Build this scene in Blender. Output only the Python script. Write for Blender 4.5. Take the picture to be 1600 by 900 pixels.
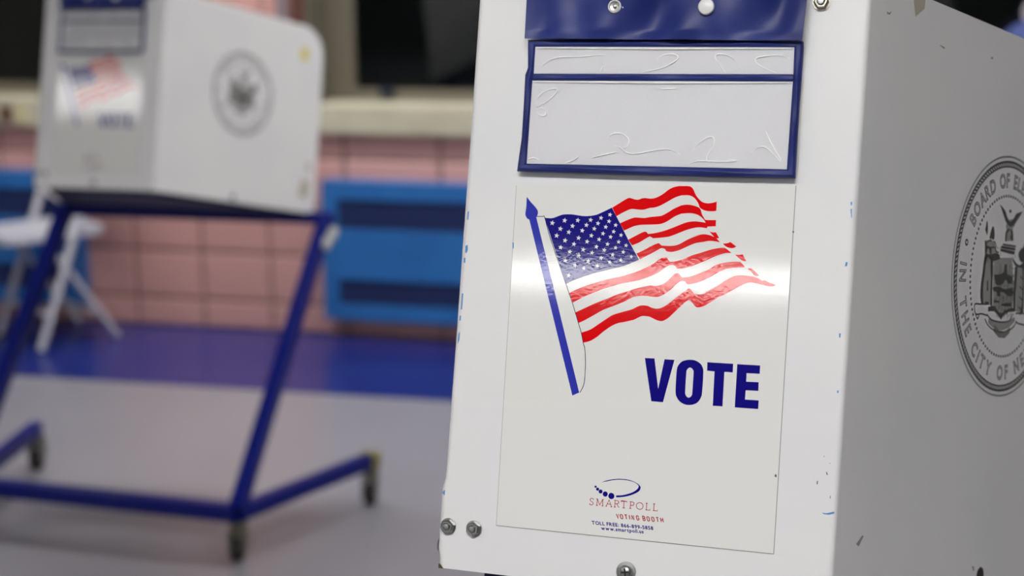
# A school gym set up as a polling place: a voting booth close to the camera,
# a second one behind it, glazed pink block wall, blue heaters, dark windows.
import bpy, bmesh, math, random
from math import sin, cos, tan, pi, radians
from mathutils import Vector as V3, Matrix, noise
from mathutils.geometry import tessellate_polygon
random.seed(7)
for o in list(bpy.data.objects): bpy.data.objects.remove(o, do_unlink=True)
scn = bpy.context.scene
COL = scn.collection

# ------------------------------------------------------------------ camera
CAM = V3((0, 0, 1.476))
cd = bpy.data.cameras.new('camera'); cam = bpy.data.objects.new('camera', cd); COL.objects.link(cam)
cd.sensor_width = 36; cd.lens = 36 * 2578.35 / 1600
cx, cu, cf = V3((.99998, -.00137, -.00622)), V3((.00637, .21526, .97654)), V3((0, .97656, -.21526))
m4 = Matrix((cx, cu, -cf)).transposed().to_4x4(); m4.translation = CAM
cam.matrix_world = m4
cd.clip_start = .05; cd.clip_end = 60
cd.dof.use_dof = True; cd.dof.focus_distance = 1.285; cd.dof.aperture_fstop = 4.3
scn.camera = cam

# ------------------------------------------------------------------ world, light, exposure
scn.view_settings.view_transform = 'Standard'; scn.view_settings.look = 'None'
scn.view_settings.gamma = 1; scn.view_settings.use_curve_mapping = False
scn.view_settings.exposure = 0.0
w = bpy.data.worlds.new('night'); scn.world = w; w.use_nodes = True
w.node_tree.nodes['Background'].inputs[0].default_value = (.02, .025, .03, 1)
w.node_tree.nodes['Background'].inputs[1].default_value = .12
LAMP = dict(near=32.5, half=5., dim=1.5, glare=9., far=15., farright=4., wall=28., wallmid=16., wallright=6., back=15.)     # emission of the ceiling tubes' diffusers; the wall ones are added fill

# ------------------------------------------------------------------ room axes (the back wall is turned 13.6 degrees)
WP = V3((-1.477, 6.116, 0)); WX = V3((cos(radians(13.611)), -sin(radians(13.611)), 0)); WN = V3((-sin(radians(13.611)), -cos(radians(13.611)), 0))
class Fr:
    def __init__(s, O, x, y, z): s.O, s.x, s.y, s.z = V3(O), V3(x), V3(y), V3(z)
    def __call__(s, a, b, c=0): return s.O + s.x * a + s.y * b + s.z * c
WALL = Fr(WP, WX, (0, 0, 1), WN)          # x along wall, y up, z into the room
ROOM = Fr((0, 0, 0), WX, -WN, (0, 0, 1))  # x along wall, y towards the wall, z up
WORLD = Fr((0, 0, 0), (1, 0, 0), (0, 1, 0), (0, 0, 1))

# ------------------------------------------------------------------ materials
def mat(name, col, rough=.5, metal=0, spec=.5, bump=None, var=None, emis=None, coat=0, sheen=0):
    m = bpy.data.materials.new(name); m.use_nodes = True
    nt = m.node_tree; b = nt.nodes['Principled BSDF']
    b.inputs['Base Color'].default_value = (*col, 1); b.inputs['Roughness'].default_value = rough
    b.inputs['Metallic'].default_value = metal; b.inputs['Specular IOR Level'].default_value = spec
    if coat: b.inputs['Coat Weight'].default_value = coat; b.inputs['Coat Roughness'].default_value = .08
    tc = nt.nodes.new('ShaderNodeTexCoord')
    if bump:
        n = nt.nodes.new('ShaderNodeTexNoise'); n.inputs['Scale'].default_value = bump[0]; n.inputs['Detail'].default_value = bump[2] if len(bump) > 2 else 2
        bp = nt.nodes.new('ShaderNodeBump'); bp.inputs['Strength'].default_value = bump[1]; bp.inputs['Distance'].default_value = bump[3] if len(bump) > 3 else .001
        nt.links.new(tc.outputs['Object'], n.inputs['Vector']); nt.links.new(n.outputs['Fac'], bp.inputs['Height']); nt.links.new(bp.outputs['Normal'], b.inputs['Normal'])
        if coat: nt.links.new(bp.outputs['Normal'], b.inputs['Coat Normal'])
    if var:   # (scale, second colour, low, high)
        n = nt.nodes.new('ShaderNodeTexNoise'); n.inputs['Scale'].default_value = var[0]; n.inputs['Detail'].default_value = 5
        r = nt.nodes.new('ShaderNodeValToRGB'); e = r.color_ramp.elements
        e[0].position, e[1].position = var[2], var[3]; e[0].color = (*col, 1); e[1].color = (*var[1], 1)
        nt.links.new(tc.outputs['Object'], n.inputs['Vector']); nt.links.new(n.outputs['Fac'], r.inputs['Fac']); nt.links.new(r.outputs['Color'], b.inputs['Base Color'])
    if emis: b.inputs['Emission Color'].default_value = (*emis[0], 1); b.inputs['Emission Strength'].default_value = emis[1]
    return m
def clear(name, gloss, haze, rough=.04, tint=(1, 1, 1), bump=None):
    m = bpy.data.materials.new(name); m.use_nodes = True; nt = m.node_tree; nt.nodes.clear()
    o = nt.nodes.new('ShaderNodeOutputMaterial'); t = nt.nodes.new('ShaderNodeBsdfTransparent'); t.inputs[0].default_value = (*tint, 1)
    g = nt.nodes.new('ShaderNodeBsdfGlossy'); g.inputs['Roughness'].default_value = rough
    d = nt.nodes.new('ShaderNodeBsdfDiffuse'); d.inputs[0].default_value = (.8, .8, .82, 1)
    a = nt.nodes.new('ShaderNodeMixShader'); a.inputs[0].default_value = haze
    c = nt.nodes.new('ShaderNodeMixShader'); f = nt.nodes.new('ShaderNodeFresnel'); f.inputs[0].default_value = 1.3 + gloss
    nt.links.new(t.outputs[0], a.inputs[1]); nt.links.new(d.outputs[0], a.inputs[2]); nt.links.new(a.outputs[0], c.inputs[1]); nt.links.new(g.outputs[0], c.inputs[2])
    nt.links.new(f.outputs[0], c.inputs[0]); nt.links.new(c.outputs[0], o.inputs[0])
    if bump:
        tc = nt.nodes.new('ShaderNodeTexCoord'); n = nt.nodes.new('ShaderNodeTexNoise'); n.inputs['Scale'].default_value = bump[0]
        bp = nt.nodes.new('ShaderNodeBump'); bp.inputs['Strength'].default_value = bump[1]; bp.inputs['Distance'].default_value = .001
        nt.links.new(tc.outputs['Object'], n.inputs['Vector']); nt.links.new(n.outputs['Fac'], bp.inputs['Height']); nt.links.new(bp.outputs['Normal'], g.inputs['Normal'])
    return m
PRB = (400, 1.0, 2, .000019)     # the printed sheet's orange-peel relief, shared by ink and paper
M = dict(
 panel=mat('white_plastic', (.84, .84, .835), .40, var=(9, (.80, .80, .81), .35, .75), bump=(220, .05)),
 sheet=mat('glossy_label_paper', (.85, .85, .82), .05, bump=PRB),
 red=mat('red_ink', (.80, .0008, .003), .05, bump=PRB), blue=mat('blue_ink', (.009, .006, .22), .05, bump=PRB),
 pole=mat('lighter_blue_ink', (.035, .045, .45), .05, bump=PRB), star=mat('unprinted_paper', (.82, .82, .82), .05, bump=PRB),
 line=mat('dark_ink_line', (.01, .01, .07), .07, bump=PRB), redtext=mat('dull_red_ink', (.45, .02, .03), .07, bump=PRB),
 edge=mat('label_edge', (.30, .30, .28), .6),
 vinyl=mat('blue_vinyl', (.014, .023, .145), .42, spec=.32, var=(14, (.022, .037, .20), .4, .7), bump=(900, .08)),
 card=mat('pale_card', (.73, .73, .755), .6), film=clear('clear_vinyl', .12, .10, .12, bump=(25, .3)),
 crease=mat('film_highlight_white', (.97, .97, .96), .25),  # near-white colour stands in for the shine on film wrinkles
 snap=mat('white_enamel', (.80, .80, .78), .3), steel=mat('zinc_plated_steel', (.42, .43, .42), .32, 1, bump=(300, .06)),
 darksteel=mat('dark_recess', (.015, .015, .014), .5), oldsteel=mat('tarnished_steel', (.40, .38, .32), .38, 1, bump=(500, .15)),
 seal=mat('grey_seal_ink', (.085, .09, .085), .5), tint=mat('seal_grey_tint', (.34, .34, .33), .5), hatch=mat('pale_seal_ink', (.22, .23, .22), .5),
 sealbg=mat('panel_white_inside_letters', (.74, .74, .74), .5),
 inkmark=mat('blue_marker', (.08, .28, .62), .5), dirt=mat('dark_scuff', (.10, .10, .11), .7), faint=mat('faint_scuff', (.33, .31, .29), .7), chip=mat('brown_worn_corner', (.06, .055, .02), .7),
 tape=mat('yellowed_tape', (.50, .47, .38), .4), yellow=mat('yellow_sticker', (.70, .60, .06), .5),
 frame=mat('blue_enamelled_steel', (.003, .009, .155), .3, spec=.25, bump=(300, .06)), traymat=mat('navy_tray', (.003, .004, .035), .5, spec=.2),
 clamp=mat('grey_plastic', (.46, .47, .44), .5), tyre=mat('black_rubber', (.014, .014, .012), .6), fork=mat('grimy_fork_steel', (.20, .20, .15), .45, .7),
 brass=mat('yellowed_cap', (.20, .19, .03), .5),
 tile=mat('pink_glazed_block', (.61, .335, .30), .42, var=(3, (.55, .295, .265), .3, .7)),
 grout=mat('brown_grout', (.26, .165, .145), .8),
 plaster=mat('cream_paint', (.34, .31, .26), .7), stone=mat('cream_sill_stone', (.52, .49, .37), .5, var=(6, (.44, .41, .31), .4, .75)),
 jamb=mat('beige_window_paint', (.145, .128, .095), .5), conduit=mat('mauve_grey_conduit', (.22, .18, .20), .5), pier=mat('dark_red_edge', (.09, .03, .022), .6),
 heater=mat('blue_heater_enamel', (.020, .15, .44), .40, var=(5, (.017, .125, .38), .4, .7)), slot=mat('navy_grille', (.018, .035, .14), .6), slotdark=mat('dark_duct', (.006, .01, .03), .8),
 chairm=mat('white_chair_enamel', (.50, .50, .55), .35), ceil=mat('ceiling_white', (.55, .54, .52), .8),
 lamp=mat('lit_diffuser', (.9, .9, .9), .5), housing=mat('lamp_housing', (.8, .8, .8), .5),
 trunk=mat('tree_bark', (.16, .085, .035), .9, bump=(20, .5)), leaf=mat('dark_leaves', (.02, .03, .012), .8),
 bag=mat('blue_bag_cloth', (.050, .078, .26), .7, bump=(60, .3)), towel=mat('pale_cloth', (.38, .34, .38), .8, bump=(60, .4)),
 darkfront=mat('darkened_front_wall', (.07, .06, .06), .9),  # unseen wall behind the camera, darkened to keep the sheet's reflections deep
 tag=mat('dark_red_tag', (.09, .02, .012), .6), tag2=mat('pale_yellow_tag', (.55, .50, .28), .6),
 outside=mat('dark_ground', (.02, .022, .018), .9),
)
def lampmat(name, k):
    return mat(name, (.9, .9, .9), .5, emis=((1, .985, .97), k))
LM = {k: lampmat('lit_tube_diffuser_' + k, v) for k, v in LAMP.items()}
g = bpy.data.materials.new('window_glass'); M['glass'] = clear('window_glass_pane', .2, .0, .02, (.8, .85, .8))

# floor: polished sheet flooring, grey field and blue border
def floor_mat(name, a, b, rough):
    m = mat(name, a, rough, spec=.6, var=(2.2, b, .3, .72)); nt = m.node_tree; bs = nt.nodes['Principled BSDF']
    n = nt.nodes.new('ShaderNodeTexNoise'); n.inputs['Scale'].default_value = 3; n.inputs['Detail'].default_value = 3
    mr = nt.nodes.new('ShaderNodeMapRange'); mr.inputs['To Min'].default_value = rough - .06; mr.inputs['To Max'].default_value = rough + .10
    nt.links.new(n.outputs['Fac'], mr.inputs['Value']); nt.links.new(mr.outputs[0], bs.inputs['Roughness'])
    return m
M['floor'] = floor_mat('grey_flooring', (.255, .245, .27), (.23, .222, .246), .25)
M['border'] = floor_mat('blue_border_flooring', (.014, .022, .17), (.011, .018, .14), .24)

# ------------------------------------------------------------------ mesh building
class MB:
    def __init__(s): s.v, s.f = [], []
    def quadgrid(s, rows):          # rows of points
        b = len(s.v); n = len(rows[0])
        for r in rows: s.v += [V3(p) for p in r]
        for i in range(len(rows) - 1):
            for j in range(n - 1): s.f.append((b + i*n + j, b + i*n + j + 1, b + (i+1)*n + j + 1, b + (i+1)*n + j))
        return s
    def box(s, fr, x0, x1, y0, y1, z0, z1):
        b = len(s.v)
        s.v += [fr(x, y, z) for z in (z0, z1) for y in (y0, y1) for x in (x0, x1)]
        for q in ((0,2,3,1), (4,5,7,6), (0,1,5,4), (2,6,7,3), (0,4,6,2), (1,3,7,5)): s.f.append(tuple(b+i for i in q))
        return s
    def poly(s, fr, pts, z, holes=()):
        rings = [list(pts)] + [list(h) for h in holes]
        tri = tessellate_polygon([[V3((p[0], p[1], 0)) for p in r] for r in rings])
        b = len(s.v); flat = [p for r in rings for p in r]
        s.v += [fr(p[0], p[1], z) for p in flat]
        for t in tri:
            a, c, d = (flat[i] for i in t)
            ar = (c[0]-a[0])*(d[1]-a[1]) - (c[1]-a[1])*(d[0]-a[0])
            s.f.append(tuple(b+i for i in (t if ar > 0 else t[::-1])))
        return s
    def prism(s, fr, pts, z0, z1, holes=()):
        s.poly(fr, pts, z1, holes); b = len(s.f); s.poly(fr, pts, z0, holes)
        s.f[b:] = [f[::-1] for f in s.f[b:]]
        for r in [list(pts)] + [list(h) for h in holes]:
            n = len(r); b = len(s.v); s.v += [fr(p[0], p[1], z) for z in (z0, z1) for p in r]
            s.f += [(b+i, b+(i+1) % n, b+n+(i+1) % n, b+n+i) for i in range(n)]
        return s
    def tube(s, P, r, seg=10, square=False, up=None, caps=True, rz=None):
        P = [V3(p) for p in P]; rad = r if isinstance(r, (list, tuple)) else [r]*len(P); prev = None; rings = []
        for i, p in enumerate(P):
            t = (P[min(i+1, len(P)-1)] - P[max(i-1, 0)]).normalized()
            u = V3(up) if up else (prev if prev else (V3((0,0,1)) if abs(t.z) < .9 else V3((1,0,0))))
            u = (u - t*u.dot(t)).normalized(); prev = u; q = t.cross(u)
            if square:
                h = rz or rad[i]; c = min(rad[i], h)*.3
                L = [(-1,-1),(1,-1),(1,1),(-1,1)]; ring = []
                for k, (a, bb) in enumerate(L):
                    A = q*(a*rad[i]) + u*(bb*h)
                    d1 = (q*(-a*c), u*(-bb*c)); 
                    o = (d1[1], d1[0]) if k % 2 == 0 else (d1[0], d1[1])
                    ring += [p + A + o[0], p + A + (o[0]+o[1])*.29, p + A + o[1]]
                rings.append(ring)
            else: rings.append([p + (q*cos(2*pi*k/seg) + u*sin(2*pi*k/seg))*rad[i] for k in range(seg)])
        n = len(rings[0]); b = len(s.v)
        for R in rings: s.v += R
        for i in range(len(rings)-1):
            for k in range(n): s.f.append((b+i*n+k, b+i*n+(k+1) % n, b+(i+1)*n+(k+1) % n, b+(i+1)*n+k))
        if caps: s.f.append(tuple(b+k for k in range(n))[::-1]); s.f.append(tuple(b+(len(rings)-1)*n+k for k in range(n)))
        return s
    def lathe(s, fr, c, prof, seg=24):      # profile (radius, z) round the frame's z axis at c=(x,y)
        b = len(s.v)
        for r, z in prof: s.v += [fr(c[0] + r*cos(2*pi*k/seg), c[1] + r*sin(2*pi*k/seg), z) for k in range(seg)]
        for i in range(len(prof)-1):
            for k in range(seg): s.f.append((b+i*seg+k, b+i*seg+(k+1) % seg, b+(i+1)*seg+(k+1) % seg, b+(i+1)*seg+k))
        if prof[-1][0] > 1e-6: s.f.append(tuple(b+(len(prof)-1)*seg+k for k in range(seg)))
        return s
def rootloc(p):
    while p.parent: p = p.parent
    return p.location
def obj(name, mb, m, parent=None, smooth=False, loc=None, **props):
    me = bpy.data.meshes.new(name); base = V3(loc) if loc else (rootloc(parent) if parent else V3((0, 0, 0)))
    me.from_pydata([tuple(v - base) for v in mb.v], [], mb.f); me.materials.append(m); me.validate(); me.update()
    bm = bmesh.new(); bm.from_mesh(me); bmesh.ops.remove_doubles(bm, verts=bm.verts, dist=2e-6)
    if name not in FLAT: bmesh.ops.recalc_face_normals(bm, faces=bm.faces)
    bm.to_mesh(me); bm.free()
    if smooth:
        for p in me.polygons: p.use_smooth = True
        me.set_sharp_from_angle(angle=radians(38))
    o = bpy.data.objects.new(name, me); COL.objects.link(o)
    if parent: o.parent = parent
    else: o.location = base
    for k, v in props.items(): o[k] = v
    return o
FLAT = {'print'}
def thing(name, label, cat, loc, group=None):
    o = bpy.data.objects.new(name, None); COL.objects.link(o); o.location = loc; o.empty_display_size = .1
    o['label'] = label; o['category'] = cat
    if group: o['group'] = group
    return o
def struct(name, mb, m, **k): return obj(name, mb, m, kind='structure', **k)

# ------------------------------------------------------------------ lettering: glyph meshes taken from Blender's own font
GC = {}
def glyph(ch, off=0.0):
    if (ch, off) in GC: return GC[(ch, off)]
    c = bpy.data.curves.new('g', 'FONT'); c.body = ch; c.size = 1; c.offset = off; c.resolution_u = 3
    o = bpy.data.objects.new('g', c); COL.objects.link(o); bpy.context.view_layer.update()
    me = bpy.data.meshes.new_from_object(o.evaluated_get(bpy.context.evaluated_depsgraph_get()))
    v = [(p.co.x, p.co.y) for p in me.vertices]; f = [tuple(p.vertices) for p in me.polygons]
    bpy.data.objects.remove(o); bpy.data.meshes.remove(me); bpy.data.curves.remove(c)
    x0 = min(p[0] for p in v); x1 = max(p[0] for p in v)
    GC[(ch, off)] = ([(p[0]-x0, p[1]) for p in v], f, x1-x0)
    return GC[(ch, off)]
def layout(text, off, gap, space):
    x = 0; out = []
    for ch in text:
        if ch == ' ': x += space; continue
        v, f, wd = glyph(ch, off); out.append((x, v, f, wd)); x += wd + gap
    return out, x - gap
def text_in_quad(mb, fr, text, q, z, off=.02, gap=.09, space=.28, cap=.73):
    L, tot = layout(text, off, gap, space)
    bl, br, tl = (V3((a[0], a[1], 0)) for a in q); ex = (br-bl)/tot; ey = (tl-bl)/cap
    for x, v, f, wd in L:
        b = len(mb.v)
        for p in v:
            P = bl + ex*(x+p[0]) + ey*p[1]; mb.v.append(fr(P.x, P.y, z))
        mb.f += [tuple(b+i for i in t) for t in f]
# stroke-drawn capitals (unit box, x 0..1, y 0..1) for the serif and the condensed faces
SERIF = {
 'S': [[(.88,.78),(.86,.92),(.5,1),(.15,.86),(.2,.62),(.75,.42),(.88,.2),(.55,0),(.12,.06),(.08,.24)]],
 'M': [[(.12,0),(.16,1)],[(.16,1),(.5,.1),(.86,1)],[(.86,1),(.9,0)],[(0,0),(.25,0)],[(.75,0),(1,0)],[(0,1),(.16,1)],[(.86,1),(1,1)]],
 'A': [[(.1,0),(.5,1),(.9,0)],[(.27,.36),(.73,.36)],[(0,0),(.22,0)],[(.75,0),(1,0)]],
 'R': [[(.18,0),(.18,1)],[(0,1),(.6,1),(.85,.88),(.85,.64),(.6,.52),(.18,.52)],[(.5,.52),(.85,.06),(1,0)],[(0,0),(.38,0)]],
 'T': [[(.5,0),(.5,1)],[(.02,.84),(.02,1),(.98,1),(.98,.84)],[(.3,0),(.7,0)]],
 'P': [[(.2,0),(.2,1)],[(0,1),(.65,1),(.92,.88),(.92,.6),(.65,.48),(.2,.48)],[(0,0),(.42,0)]],
 'O': [[(.5,1),(.16,.86),(.03,.5),(.16,.14),(.5,0),(.84,.14),(.97,.5),(.84,.86),(.5,1)]],
 'L': [[(.2,0),(.2,1)],[(0,1),(.42,1)],[(0,0),(.95,0),(1,.2)]],
}
BOLD = {
 'V': [[(.08,1),(.5,.02),(.92,1)]], 'O': [[(.5,1),(.1,.85),(.1,.15),(.5,0),(.9,.15),(.9,.85),(.5,1)]],
 'T': [[(.5,0),(.5,1)],[(0,1),(1,1)]], 'I': [[(.5,0),(.5,1)]], 'N': [[(.08,0),(.08,1),(.92,0),(.92,1)]],
 'G': [[(.92,.75),(.88,.9),(.5,1),(.1,.85),(.1,.15),(.5,0),(.9,.12),(.9,.45),(.55,.45)]],
 'B': [[(.1,0),(.1,1),(.6,1),(.88,.85),(.85,.6),(.6,.52),(.1,.52)],[(.6,.52),(.92,.38),(.92,.14),(.6,0),(.1,0)]],
 'H': [[(.08,0),(.08,1)],[(.92,0),(.92,1)],[(.08,.52),(.92,.52)]],
}
def ribbon(mb, fr, P, wd, z, taper=False):
    n = len(P); L, R = [], []
    for i, p in enumerate(P):
        a = V3((*P[max(i-1, 0)], 0)); b = V3((*P[min(i+1, n-1)], 0)); t = (b-a).normalized(); nn = V3((-t.y, t.x, 0))
        k = 1.0
        if 0 < i < n-1:
            t1 = (V3((*p, 0))-a).normalized(); k = min(1/max(.35, abs(t1.dot(t))), 2)
        h = wd/2*k*(max(.12, sin(pi*i/(n-1))**.6) if taper else 1); q = V3((*p, 0))
        L.append(q+nn*h); R.append(q-nn*h)
    mb.quadgrid([[fr(p.x, p.y, z) for p in R], [fr(p.x, p.y, z) for p in L]])
def strokes(mb, fr, text, q, z, font, wid, wd, xs):
    bl, br, tl = (V3((a[0], a[1], 0)) for a in q); ex = (br-bl); ey = (tl-bl)
    for ch, x0 in zip(text, xs):
        if ch == ' ': continue
        w_ = wid.get(ch, wid['*'])
        for S in font[ch]:
            if len(S) >= 7: S = smoothline(S, 4)
            ribbon(mb, fr, [tuple((bl + ex*(x0+p[0]*w_) + ey*p[1])[:2]) for p in S], wd, z)
def resample(P, n):
    P = [V3((p[0], p[1], 0)) for p in P]; d = [0]
    for a, b in zip(P, P[1:]): d.append(d[-1]+(b-a).length)
    out = []
    for i in range(n):
        t = d[-1]*i/(n-1); k = max(j for j in range(len(d)-1) if d[j] <= t+1e-9)
        u = (t-d[k])/(d[k+1]-d[k]); out.append(P[k].lerp(P[k+1], min(1, u)))
    return out
def smoothline(P, n=8):      # Catmull-Rom
    P = [V3((p[0], p[1], 0)) for p in P]; out = []
    for i in range(len(P)-1):
        a, b, c, d = P[max(i-1, 0)], P[i], P[i+1], P[min(i+2, len(P)-1)]
        for k in range(n):
            t = k/n; out.append(.5*((2*b)+(c-a)*t+(2*a-5*b+4*c-d)*t*t+(3*b-a-3*c+d)*t**3))
    out.append(P[-1]); return [(p.x, p.y) for p in out]
def smoothpoly(P, n=3, sharp=55):   # rounds gentle vertices of a closed outline, keeps corners
    P = [V3((p[0], p[1], 0)) for p in P]; N = len(P); out = []
    def corner(i):
        a = (P[i]-P[i-1]); b = (P[(i+1) % N]-P[i]); return a.length < 1e-6 or b.length < 1e-6 or a.angle(b) > radians(sharp)
    for i in range(N):
        b, c = P[i], P[(i+1) % N]; a = b if corner(i) else P[i-1]; d = c if corner((i+1) % N) else P[(i+2) % N]
        for k in range(n):
            t = k/n; out.append(.5*((2*b)+(c-a)*t+(2*a-5*b+4*c-d)*t*t+(3*b-a-3*c+d)*t**3))
    return [(p.x, p.y) for p in out]
MM = .001
def sc(P, k=MM): return [(p[0]*k, p[1]*k) for p in P]

# ------------------------------------------------------------------ the room
FLOORN = 5.6
ww = 4.9
fb = lambda x: 4.86 + .012*x          # inner edge of the blue border, measured towards the wall
struct('floor', MB().box(ROOM, -6.5, 7.5, -7, FLOORN+.25, -.08, 0), M['floor'])
b = MB(); b.prism(ROOM, [(-6.5, fb(-6.5)), (7.5, fb(7.5)), (7.5, FLOORN+.02), (-6.5, FLOORN+.02)], 0.0002, .0016)
o = struct('trim_1', b, M['border']); o['label'] = 'blue border strip of the floor along the back wall'
struct('ceiling', MB().box(ROOM, -6.5, 7.5, -7, FLOORN+.3, 3.05, 3.15), M['ceil'])
struct('wall_left', MB().box(ROOM, -6.6, -6.5, -7, FLOORN+.3, 0, 3.1), M['plaster'])
struct('wall_right', MB().box(ROOM, 7.5, 7.6, -7, FLOORN+.3, 0, 3.1), M['plaster'])
struct('wall_front', MB().box(ROOM, -6.6, 7.6, -7.1, -7, 0, 3.1), M['darkfront'])
# back wall: grout core, openings for two window bands
XL, XR = -5.2, 8.6                    # wall-local ends of the wall
bw = MB()
bw.box(WALL, XL, XR, 0, .75, -.30, -.008); bw.box(WALL, XL, XR, 2.3, 3.1, -.30, -.008)
bw.box(WALL, XL, -3.1, .75, 2.3, -.30, -.008); bw.box(WALL, .12, .767, .75, 2.3, -.30, -.008); bw.box(WALL, 5.2, XR, .75, 2.3, -.30, -.008)
wb = struct('wall_back', bw, M['grout'])
xs = [-5.07+.27*k for k in range(12)] + [-1.83, -1.56, -1.29, -1.02, -.75, -.48, -.21, .06, .33, .60, .90, 1.26, 1.62, 1.98, 2.34, 2.70, 3.06] + [3.42+.36*k for k in range(6)]
zs = [-.07, .110, .292, .473, .655, .835]
gr = .007; cache = {}
def tile(x0, x1, z0, z1):
    key = (round(x1-x0, 3), round(z1-z0, 3)); c = WALL((x0+x1)/2, (z0+z1)/2, 0)
    if key not in cache:
        a, h = (x1-x0)/2-gr, (z1-z0)/2-gr; mb = MB(); e = .005
        mb.v = [c + WX*sx*aa + V3((0, 0, sy*hh)) + WN*z for z, aa, hh in ((-.009, a, h), (-.002, a, h), (.0015, a-e, h-e)) for sx, sy in ((-1, -1), (1, -1), (1, 1), (-1, 1))]
        for L in (0, 4): mb.f += [(L+i, L+(i+1) % 4, L+4+(i+1) % 4, L+4+i) for i in range(4)]
        mb.f.append((8, 9, 10, 11)); o = obj('tile', mb, M['tile'], loc=c); o.parent = wb; cache[key] = o.data
    else:
        o = bpy.data.objects.new('tile', cache[key]); COL.objects.link(o); o.parent = wb; o.location = c
for x0, x1 in zip(xs, xs[1:]):
    for z0, z1 in zip(zs, zs[1:]): tile(x0, x1, max(z0, 0), min(z1, .752))
for x0, x1 in ((.12, .33), (.33, .60), (.60, .72)):
    for k in range(8): tile(x0, x1, .75+.1815*k, .75+.1815*(k+1) if k < 7 else 2.16)
obj('conduit', MB().tube([WALL(.690, .86, .022), WALL(.690, 3.0, .022)], .022, 12), M['conduit'], wb, True, label='mauve grey conduit running up the pink pier')
obj('corner_strip', MB().box(WALL, .722, .767, .84, 2.3, -.01, .012), M['pier'], wb, label='dark red strip at the window corner')
# windows: sill slab, recessed frame, glass, night outside
def window(name, x0, x1, mull, side):
    fr_ = MB(); z0, z1 = .887, 2.28; d0, d1 = -.25, -.21
    fr_.box(WALL, x0, x1, .845, z0, d0, d1); fr_.box(WALL, x0, x1, z1-.05, z1, d0, d1)
    fr_.box(WALL, x0, x0+.11, z0, z1-.05, d0, d1-.0); fr_.box(WALL, x1-.11, x1, z0, z1-.05, d0, d1)
    for m_ in mull: fr_.box(WALL, m_-.04, m_+.04, z0, z1-.05, d0, d1)
    fo = obj(name, fr_, M['jamb']); fo['kind'] = 'structure'
    edges = [x0+.11] + [e for m_ in mull for e in (m_-.04, m_+.04)] + [x1-.11]
    for a, c in zip(edges[::2], edges[1::2]):
        obj('glass_pane', MB().box(WALL, a, c, z0, z1-.05, -.236, -.230), M['glass'], fo)
    obj('window_sill', MB().box(WALL, x0, x1, .752, .845, -.25, .035), M['stone'], fo, label='cream stone sill below the window')
    # painted jamb lining of the recess
    j = MB()
    j.box(WALL, x0-.0, x0+.012, .845, 2.3, -.21, .0) if side == 'r' else j.box(WALL, x1-.012, x1, .845, 2.3, -.21, .0)
    obj('jamb_lining', j, M['jamb'], fo)
    return fo
w1 = window('window_1', .767, 5.2, (2.35, 3.95), 'r')
w2 = window('window_2', -3.1, .12, (-1.5,), 'l')
obj('latch', MB().box(WALL, .985, 1.03, .865, .895, -.21, -.17), M['slotdark'], w1, label='small dark latch on the frame bottom')
obj('dark_tag', MB().box(WALL, -.435, -.395, .765, .825, .035, .043), M['tag'], w2, label='dark red tag on the sill face')
obj('pale_tag', MB().box(WALL, -.375, -.335, .762, .832, .035, .040), M['tag2'], w2, label='pale yellow tag on the sill face')
# outside: dark ground, a tree trunk
og = obj('ground_outside', MB().box(WALL, XL, XR, -.3, -.25, -6, -.31), M['outside']); og['kind'] = 'structure'
tk = thing('tree', 'brown tree trunk faintly lit outside the dark window', 'tree', WALL(1.34, -.25, -.9))
P = [WALL(1.30+.05*sin(k*1.1), -.25+k*.4, -.9) for k in range(9)]
obj('trunk', MB().tube(P, [.085-.003*k for k in range(9)], 12), M['trunk'], tk, True)
cr = MB()
for k in range(60):
    a = random.uniform(0, 2*pi); r_ = random.uniform(.1, .7); c = WALL(1.30+r_*cos(a), 3.0+random.uniform(-.3, .8), -.9-.3*random.random()); u = V3((random.uniform(-1,1), random.uniform(-1,1), random.uniform(-1,1))).normalized()*.09; q = u.cross(V3((.3,.5,.8))).normalized()*.045
    b0 = len(cr.v); cr.v += [c-u, c+q, c+u, c-q]; cr.f.append((b0, b0+1, b0+2, b0+3))
obj('crown', cr, M['leaf'], tk)

# ------------------------------------------------------------------ ceiling lights: long rows parallel to the wall
def lamp(x, n, kind, lab):
    hw = .17 if kind == 'back' else .23
    t = thing('ceiling_light', lab, 'light', ROOM(x, n, 3.05), 'fluorescent ceiling lights')
    obj('housing', MB().box(ROOM, x-.74, x+.74, n-.25, n+.25, 3.0, 3.048), M['housing'], t)
    obj('diffuser', MB().box(ROOM, x-.72, x+.72, n-hw, n+hw, 2.985, 2.999), LM[kind], t)
ROWS = [(-.80, (('glare', -4.6, 'dim ceiling light over the left of the row above the camera'), ('dim', -3.1, 'dim ceiling light second from the left above the camera'), ('half', -1.6, 'lit ceiling light above and left of the camera'), ('near', -.1, 'bright ceiling light straight above the camera'))),
        (3.08, (('far', .5, 'bright ceiling light between the two booths, in the middle row'), ('farright', 2.0, 'lit ceiling light right of the large booth, in the middle row'))),
        (4.6, (('wall', -2.5, 'ceiling fill light added by the windows, leftmost of three'), ('wallmid', -1.0, 'ceiling fill light added by the windows, middle one of three'), ('wallright', .5, 'ceiling fill light added by the windows, rightmost of three'))),  # unseen row added to brighten the tiles and floor
        (-4.74, (('back', -4.4, 'lit ceiling light at the left end of the rear row'), ('back', -2.9, 'lit ceiling light second in the rear row'), ('back', -1.4, 'lit ceiling light third in the rear row'), ('back', .1, 'lit ceiling light at the right end of the rear row')))]
for n, X in ROWS:
    for k, x, d in X: lamp(x, n, k, d)

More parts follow.
